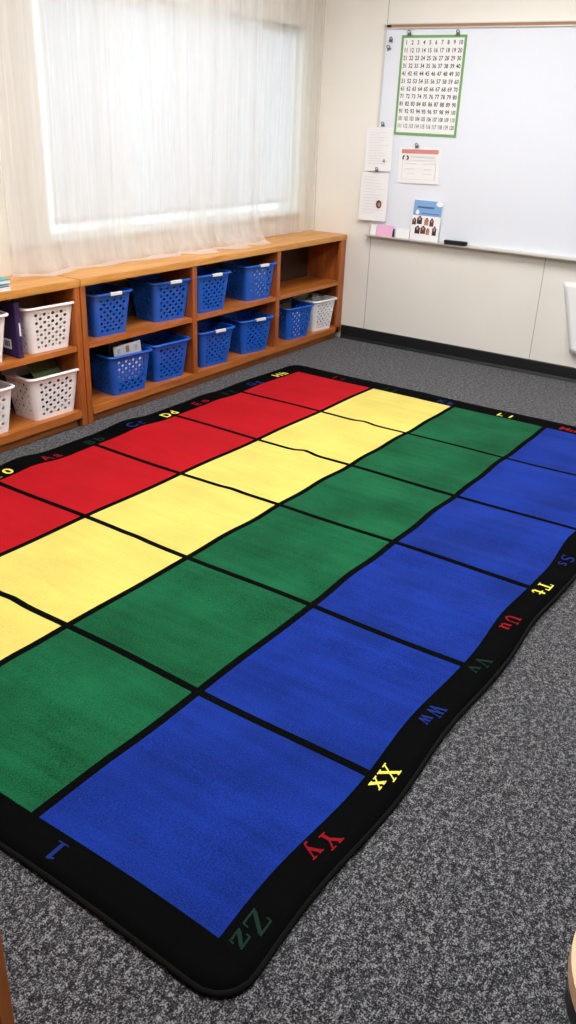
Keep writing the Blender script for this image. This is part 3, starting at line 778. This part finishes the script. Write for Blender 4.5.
# pink pad, white card, little stand between them, black marker
def lean(name, y0, y1, h_, mat, label, cat, x=-.034, th=.006):
    t = empty(name, (x, (y0+y1)/2, TZ+.0005), 0, 0, rad(8)); bm = bmesh.new(); hw_ = abs(y1-y0)/2
    add_box(bm, -th, -hw_, 0, 0, hw_, h_, .001); o = link('pad', bm, mat, t); return tag(t, label, cat)
lean('note_pad', -.497, -.538, .066, m_paper, 'white note card at the left end of the whiteboard tray', 'note card')
lean('note_pad', -.545, -.665, .070, m_pink, 'pink note pad standing on the whiteboard tray', 'note pad', x=-.036)
lean('note_card', -.690, -.788, .060, m_paper, 'white note card on the tray between pink pad and picture book', 'note card')
bm = bmesh.new(); add_tube(bm, [(-.045, -.673, TZ+.001), (-.040, -.675, TZ+.055)], [.007, .006], 8); tag(link('marker', bm, m_dark), 'short dark marker standing between pink pad and white card', 'marker')
mk = tag(empty('eraser', (-.042, -1.125, TZ+.0005), rad(3)), 'long black eraser lying on the whiteboard tray', 'eraser')
bm = bmesh.new(); add_box(bm, -.02, -.078, .008, .012, .078, .026, .005); link('grip', bm, m_dark, mk)
bm = bmesh.new(); add_box(bm, -.021, -.074, 0, .013, .074, .0085, .002); link('felt_pad', bm, m_ink, mk)
# magnetic clips
def clip(y, z, x, rot, label, s=1.):
    t = tag(empty('bulldog_clip', (x, y, z), 0, rot), label, 'clip', 'steel clips on the whiteboard'); t.scale = (s, s, s)
    bm = bmesh.new()
    add_box(bm, -.010, -.014, -.010, 0, .014, -.003, .002)
    add_box(bm, -.007, -.010, -.004, -.001, .010, .004, .002)
    link('jaw', bm, m_chrome, t)
    bm = bmesh.new(); add_tube(bm, [(-.005, -.010, .002), (-.014, -.008, .013), (-.012, 0, .018), (-.014, .008, .013), (-.005, .010, .002)], .0022, 6); link('handle', bm, m_dark, t)
clip(-.652, 1.929, -.0162, 0, 'left steel clip gripping the top of the number chart')
clip(-.972, 1.929, -.0162, 0, 'right steel clip gripping the top of the number chart')
clip(-.527, 1.895, -.0124, rad(15), 'loose steel clip near the top left board corner, upper of two')
clip(-.517, 1.850, -.0124, rad(-20), 'loose steel clip near the top left board corner, lower of two')
clip(-.522, 1.418, -.0212, 0, 'steel clip holding the upper typed letter')
clip(-.510, 1.148, -.034, rad(10), 'steel clip holding the lower typed letter')
clip(-.775, 1.305, -.0155, rad(-12), 'steel clip holding the certificate with red heading')
clip(-.552, 1.205, -.0265, rad(25), 'small clip in the middle of the upper typed letter', .6)
# white wall pocket sheet at the right photo edge
bm = bmesh.new(); G = []
for i in range(13):
    t = i/12; row = []
    for j in range(11):
        s = j/10
        y = -1.835-.125*t-.30*s; z = .600-.415*t
        x = -.004-.022*math.sin(s*PI)*t-.05*t*t*(1-s)*.6
        row.append(bm.verts.new((x, y, z)))
    G.append(row)
for a, b_ in zip(G, G[1:]):
    for j in range(10): f = bm.faces.new((a[j], b_[j], b_[j+1], a[j+1])); f.smooth = True
tag(link('wall_sheet', bm, m_paper, solid=.0015), 'white sheet hanging on the wall under the whiteboard, at the right photo edge', 'paper')

# ------------------------------------------------------------------ rug
RX, RY, TH = -4.4117, -2.6469, -.0125
CA, CB = .5638, .5269
LW = .0125
rug = tag(empty('alphabet_rug', (RX, RY, 0), TH), 'large black rug with red, yellow, green and blue squares and bordering letters', 'rug')
U0, U1, V0, V1 = -.100, 6*CA+.125, -.100, 4*CB+.115
def gs(x, c, s): return math.exp(-((x-c)/s)**2)
def hgt(u, v):
    h = .012
    h += .012*gs(v, 2.47*CB, .045)*(.5+.5*math.tanh((u-.5)*4))*(.55+.45*math.sin(u*3.1+.5))      # long ridge in the yellow strip
    cr = max(0, 1-max(0, v-1.0)/.35) if v > 1.0 else 1
    win_ = .5*(math.tanh((u-1.15)*4)-math.tanh((u-3.3)*3))
    h += .0038*cr*win_*(1+math.sin(2*PI*u/.34+1.1*math.sin(v*2.2)+v*.9))*.9
    e = gs(v, V0, .28)
    h += .0025*e*win_*(1+math.sin(2*PI*u/.52+.4))
    e2 = gs(v, V1, .30)
    h += .020*e2*(gs(u, 1.32, .11)+1.15*gs(u, 1.98, .13)*.9+.5*gs(u, 2.6, .1)+.7*gs(u, .9, .1))
    h += .004*(gs(u, .22, .10)*gs(v, .4, .3)+gs(u, .35, .06)*gs(v, 1.3, .4))
    return h
def brk(n, c, lo, hi, step=.03):
    pts = [lo, 0]
    for i in range(1, n): pts += [i*c-LW, i*c+LW]
    pts += [n*c, hi]
    out = [pts[0]]
    for a, b_ in zip(pts, pts[1:]):
        k = max(1, round((b_-a)/step))
        out += [a+(b_-a)*q/k for q in range(1, k+1)]
    return out
us, vs_ = brk(6, CA, U0, U1), brk(4, CB, V0, V1)
RC = .085
def rnd_corner(u, v):
    cu = U0+RC if u < U0+RC else (U1-RC if u > U1-RC else None)
    cv = V0+RC if v < V0+RC else (V1-RC if v > V1-RC else None)
    if cu is None or cv is None: return u, v
    du, dv = u-cu, v-cv
    m_ = max(abs(du), abs(dv)); L = math.hypot(du, dv)
    if L < 1e-9: return u, v
    return cu+du*m_/L, cv+dv*m_/L
cols = 'bgyr'
def wob(u, v):
    return (u+.004*math.sin(v*7+u*3), v+.006*math.sin(u*9.5+v*2)*(.3+gs(v, 0, .35)+gs(v, 2.0, .35)))
bm = bmesh.new(); G = []
for u in us:
    row = []
    for v in vs_:
        a, b_ = rnd_corner(u, v); a2, b2 = wob(a, b_); row.append(bm.verts.new((a2, b2, hgt(u, v))))
    G.append(row)
order = ['k', 'r', 'y', 'g', 'b']
for i in range(len(us)-1):
    for j in range(len(vs_)-1):
        u, v = (us[i]+us[i+1])/2, (vs_[j]+vs_[j+1])/2
        c = 'k'
        if 0 < u < 6*CA and 0 < v < 4*CB:
            du = abs(u-round(u/CA)*CA); dv = abs(v-round(v/CB)*CB)
            inu = du > LW or round(u/CA) in (0, 6); inv = dv > LW or round(v/CB) in (0, 4)
            if inu and inv: c = cols[int(v/CB)]
        f = bm.faces.new((G[i][j], G[i+1][j], G[i+1][j+1], G[i][j+1])); f.material_index = order.index(c); f.smooth = True
# skirt down to the floor
per = [(i, 0) for i in range(len(us))]+[(len(us)-1, j) for j in range(1, len(vs_))]+[(i, len(vs_)-1) for i in range(len(us)-2, -1, -1)]+[(0, j) for j in range(len(vs_)-2, 0, -1)]
top = [G[i][j] for i, j in per]; low = [bm.verts.new((v.co.x, v.co.y, max(.0006, v.co.z-.0115))) for v in top]
for k in range(len(top)):
    k2 = (k+1) % len(top); bm.faces.new((top[k2], top[k], low[k], low[k2]))
bound = [v.co.copy() for v in top]
link('pile', bm, [m_rug[c] for c in order], rug)
bm = bmesh.new(); add_tube(bm, [(p.x, p.y, p.z-.0045) for p in bound], .0062, 8, closed=True); link('edge_binding', bm, m_bind, rug)

TK, TN, SR = .19, .085, .075
GL = {
 'T': [(.5, .02, .5, .98, TK), (.04, .95, .96, .95, .1), (.09, .98, .07, .70, TN), (.91, .98, .93, .70, TN), (.28, .04, .72, .04, SR)],
 't': [(.45, .1, .45, .92, TK), (.1, .63, .85, .63, .1), (.45, .07, .72, .05, .13), (.70, .04, .85, .22, TN)],
 'U': [(.22, .95, .22, .30, TK), (.22, .34, .34, .08, .17), (.32, .07, .62, .07, .14), (.6, .06, .80, .30, .12), (.80, .28, .80, .95, TN), (.02, .95, .42, .95, SR), (.64, .95, .98, .95, SR)],
 'u': [(.22, .64, .22, .2, TK), (.22, .22, .38, .06, .14), (.38, .06, .68, .2, .1), (.74, .66, .74, .02, TK), (.04, .64, .24, .64, SR), (.56, .64, .76, .64, SR), (.74, .04, .98, .04, SR)],
 'X': [(.16, .95, .84, .05, TK), (.84, .95, .16, .05, TN), (.0, .96, .40, .96, SR), (.62, .96, 1, .96, SR), (0, .04, .38, .04, SR), (.60, .04, 1, .04, SR)],
 'x': [(.16, .62, .84, .04, TK), (.84, .62, .16, .04, TN), (.0, .63, .40, .63, SR), (.62, .63, 1, .63, SR), (0, .04, .38, .04, SR), (.60, .04, 1, .04, SR)],
 'Y': [(.16, .95, .5, .45, TK), (.84, .95, .5, .45, TN), (.5, .5, .5, .03, TK), (0, .96, .40, .96, SR), (.62, .96, 1, .96, SR), (.28, .04, .72, .04, SR)],
 'y': [(.18, .62, .52, .0, TK), (.84, .62, .36, -.26, TN), (.36, -.25, .14, -.24, .13), (.0, .63, .40, .63, SR), (.62, .63, 1, .63, SR)],
 'W': [(.12, .95, .32, .03, .16), (.32, .05, .52, .93, TN), (.50, .95, .70, .03, .16), (.70, .05, .90, .93, TN), (-.02, .96, .28, .96, SR), (.38, .96, .62, .96, SR), (.76, .96, 1.04, .96, SR)],
 'w': [(.12, .62, .32, .03, .16), (.32, .05, .52, .62, TN), (.50, .62, .70, .03, .16), (.70, .05, .90, .62, TN), (-.02, .63, .28, .63, SR), (.38, .63, .62, .63, SR), (.76, .63, 1.04, .63, SR)],
 'V': [(.16, .95, .52, .03, TK), (.52, .05, .84, .95, TN), (0, .96, .40, .96, SR), (.64, .96, 1, .96, SR)],
 'v': [(.16, .62, .52, .03, TK), (.52, .05, .84, .62, TN), (0, .63, .40, .63, SR), (.64, .63, 1, .63, SR)],
 'Z': [(.86, .90, .14, .1, TK), (.08, .95, .95, .95, .1), (.11, .98, .08, .70, TN), (.05, .05, .95, .05, .1), (.90, .03, .94, .32, TN)],
 'z': [(.80, .58, .18, .08, TK), (.1, .62, .92, .62, .1), (.12, .64, .10, .44, TN), (.06, .05, .92, .05, .1), (.88, .03, .92, .24, TN)],
 'S': [(.84, .74, .82, .96, TN), (.80, .84, .62, .95, .1), (.64, .95, .34, .93, .12), (.34, .93, .18, .74, .15), (.18, .74, .36, .56, .17), (.36, .57, .66, .44, TK), (.66, .44, .83, .26, .17), (.83, .26, .64, .06, .14), (.64, .06, .34, .05, .12), (.34, .05, .18, .18, .1), (.17, .02, .15, .30, TN)],
 's': [(.74, .50, .72, .64, TN), (.74, .56, .36, .63, .11), (.36, .63, .22, .50, .14), (.22, .47, .72, .22, .17), (.74, .22, .62, .06, .14), (.62, .05, .32, .05, .11), (.24, .02, .20, .22, TN)],
 '1': [(.5, .03, .5, .97, TK), (.5, .95, .26, .80, .1), (.22, .04, .78, .04, SR)],
}
def place_text(txt, edge, pos, col, size, shift=0):
    """edge: 'right','far','left','near'; letter tops point off the rug; pos along that edge (metres)"""
    wd = [size*(1.0 if c.isupper() or c == '1' else .82) for c in txt]
    gap = size*.14
    x = -(sum(wd)+gap*(len(txt)-1))/2
    for c, w_ in zip(txt, wd):
        bm = bmesh.new(); polys = []
        if c in GL:
            for k, (x0, y0, x1, y1, t) in enumerate(GL[c]):
                a = Vector((x+x0*w_, y0*size)); b_ = Vector((x+x1*w_, y1*size)); d = (b_-a).normalized(); nn = Vector((-d.y, d.x))*t*size*.5
                for q in range(4):
                    p, r = a+(b_-a)*q/4, a+(b_-a)*(q+1)/4
                    polys.append(([p+nn, p-nn, r-nn, r+nn], k*.00006))
        else:
            vs, fs = font_mesh(c, size*1.35, 'CENTER', size*.03)
            for f in fs: polys.append(([Vector((vs[i].x+x+w_/2, vs[i].y)) for i in f], 0))
        x += w_+gap
        for pl, dz in polys:
            out = []
            for p in pl:
                X, Y = p.x, p.y
                if edge == 'right': u, v = pos-X, -.020-Y
                elif edge == 'left': u, v = pos+X, 4*CB+.018+Y
                elif edge == 'far': u, v = 6*CA+.022+Y, pos-X
                else: u, v = -.020-Y, pos+X
                a, b_ = wob(u, v); out.append(bm.verts.new((a, b_, hgt(u, v)+.0012+dz)))
            try: bm.faces.new(out)
            except ValueError: pass
        bmesh.ops.recalc_face_normals(bm, faces=bm.faces[:])
        for f in bm.faces:
            if f.normal.z < 0: f.normal_flip()
        o = link('letter' if c.isalpha() else 'numeral', bm, m_let[col], rug)
        o['label'] = '%s %s %s' % ({'r': 'red', 'y': 'yellow', 'g': 'dark green', 'b': 'blue'}[col], 'letter' if c.isalpha() else 'number', c)
seq = 'gryb'   # colours counted back from Z
right_u = [.05, .31, .575, .862, 1.152, 1.432, 1.708, 1.97, 2.25, 2.53, 2.80, 3.08, 3.34]
al = [chr(65+i)+chr(97+i) for i in range(26)]
al[9] = 'Jj'
for k in range(13): place_text(al[25-k], 'right', right_u[k], seq[k % 4], .047)
far_v = [.406, .764, 1.12, 1.48, 1.84]
for k in range(5): place_text(al[12-k], 'far', far_v[k], seq[(13+k) % 4], .055)
left_u = [3.254, 3.0, 2.75, 2.50, 2.253, 1.99, 1.72, 1.45]
for k in range(8): place_text(al[7-k], 'left', left_u[k], seq[(18+k) % 4], .058)
for k, (n_, u) in enumerate(zip(('10', '9', '8', '7', '6'), (1.185, .92, .65, .38, .10))): place_text(n_, 'left', u, seq[(26+k) % 4], .058)
for k, (n_, v) in enumerate(zip(('1', '2', '3', '4', '5'), (.412, .77, 1.12, 1.48, 1.84))): place_text(n_, 'near', v, ['b', 'y', 'r', 'g', 'b'][k], .052)

# ------------------------------------------------------------------ cabinet edge, lower left
cb = tag(empty('cabinet', (-5.236, -2.470, 0)), 'orange oak cabinet of which only one upright edge shows, lower left photo corner', 'cabinet')
bm = bmesh.new(); add_box(bm, -.36, -.20, .0, -.335, .20, .70, .004); add_box(bm, .335, -.20, .0, .36, .20, .70, .004)
add_box(bm, -.335, -.18, .08, .335, .20, .10, .001); add_box(bm, -.335, .185, .10, .335, .20, .70); link('carcass', bm, m_lamz, cb)
bm = bmesh.new(); add_box(bm, -.36, -.20, .7005, .36, .20, .725, .004); link('top', bm, m_lam, cb)
bm = bmesh.new(); add_box(bm, -.334, -.17, .0, .334, -.15, .0795, .001); link('kick_board', bm, m_lam, cb)
for sx in (-1, 1):
    bm = bmesh.new(); add_box(bm, min(sx*.002, sx*.333), -.199, .104, max(sx*.002, sx*.333), -.181, .698, .002); d_ = link('door', bm, m_lamz, cb)
    bm = bmesh.new(); add_tube(bm, [(sx*.03, -.199, .42), (sx*.03, -.222, .42)], [.008, .013], 12); link('knob', bm, m_chrome, d_)

# ------------------------------------------------------------------ stool, lower right
cr_ = tag(empty('stool', (-4.357, -3.452, 0)), 'stool with rounded light tan seat over a black frame, cut off at the lower right', 'stool')
bm = bmesh.new(); add_prism(bm, rrect(.40, .40, .18, 18), .425, .450, .004); o = link('seat', bm, m_beech, cr_); o.rotation_euler = (0, 0, -.17)
bm = bmesh.new(); add_prism(bm, rrect(.34, .34, .10, 7), .32, .36, .008); o = link('seat_frame', bm, m_dark, cr_); o.rotation_euler = (0, 0, PI/4)
bm = bmesh.new(); add_tube(bm, [(0, 0, .36), (0, 0, .425)], .09, 20); link('collar', bm, m_dark, cr_)
bm = bmesh.new(); add_tube(bm, [(0, 0, .035), (0, 0, .32)], .028, 16); link('column', bm, m_dark, cr_)
bm = bmesh.new(); add_tube(bm, [(0, 0, 0), (0, 0, .012), (0, 0, .036)], [.17, .17, .03], 28); link('base', bm, m_dark, cr_)

# ------------------------------------------------------------------ ceiling lights (out of the frame, they light the room)
for i, (x, y) in enumerate([(-1.6, -1.3), (-3.9, -1.3), (-1.6, -3.1), (-3.9, -3.1)]):
    t = tag(empty('ceiling_light', (x, y, ZC)), ('white ceiling light panel nearest the corner of window and whiteboard', 'white ceiling light panel above the left bookcase end', 'white ceiling light panel in front of the whiteboard, away from the window', 'white ceiling light panel above the near blue squares of the rug')[i], 'ceiling light', 'ceiling light panels')
    bm = bmesh.new()
    for b4 in ((-.61, -.31, .61, -.29), (-.61, .29, .61, .31), (-.61, -.29, -.59, .29), (.59, -.29, .61, .29)): add_box(bm, b4[0], b4[1], -.03, b4[2], b4[3], -.0005, .002)
    link('light_frame', bm, m_frame_w, t)
    bm = bmesh.new(); add_box(bm, -.589, -.289, -.018, .589, .289, -.008); link('diffuser', bm, m_lamp, t)
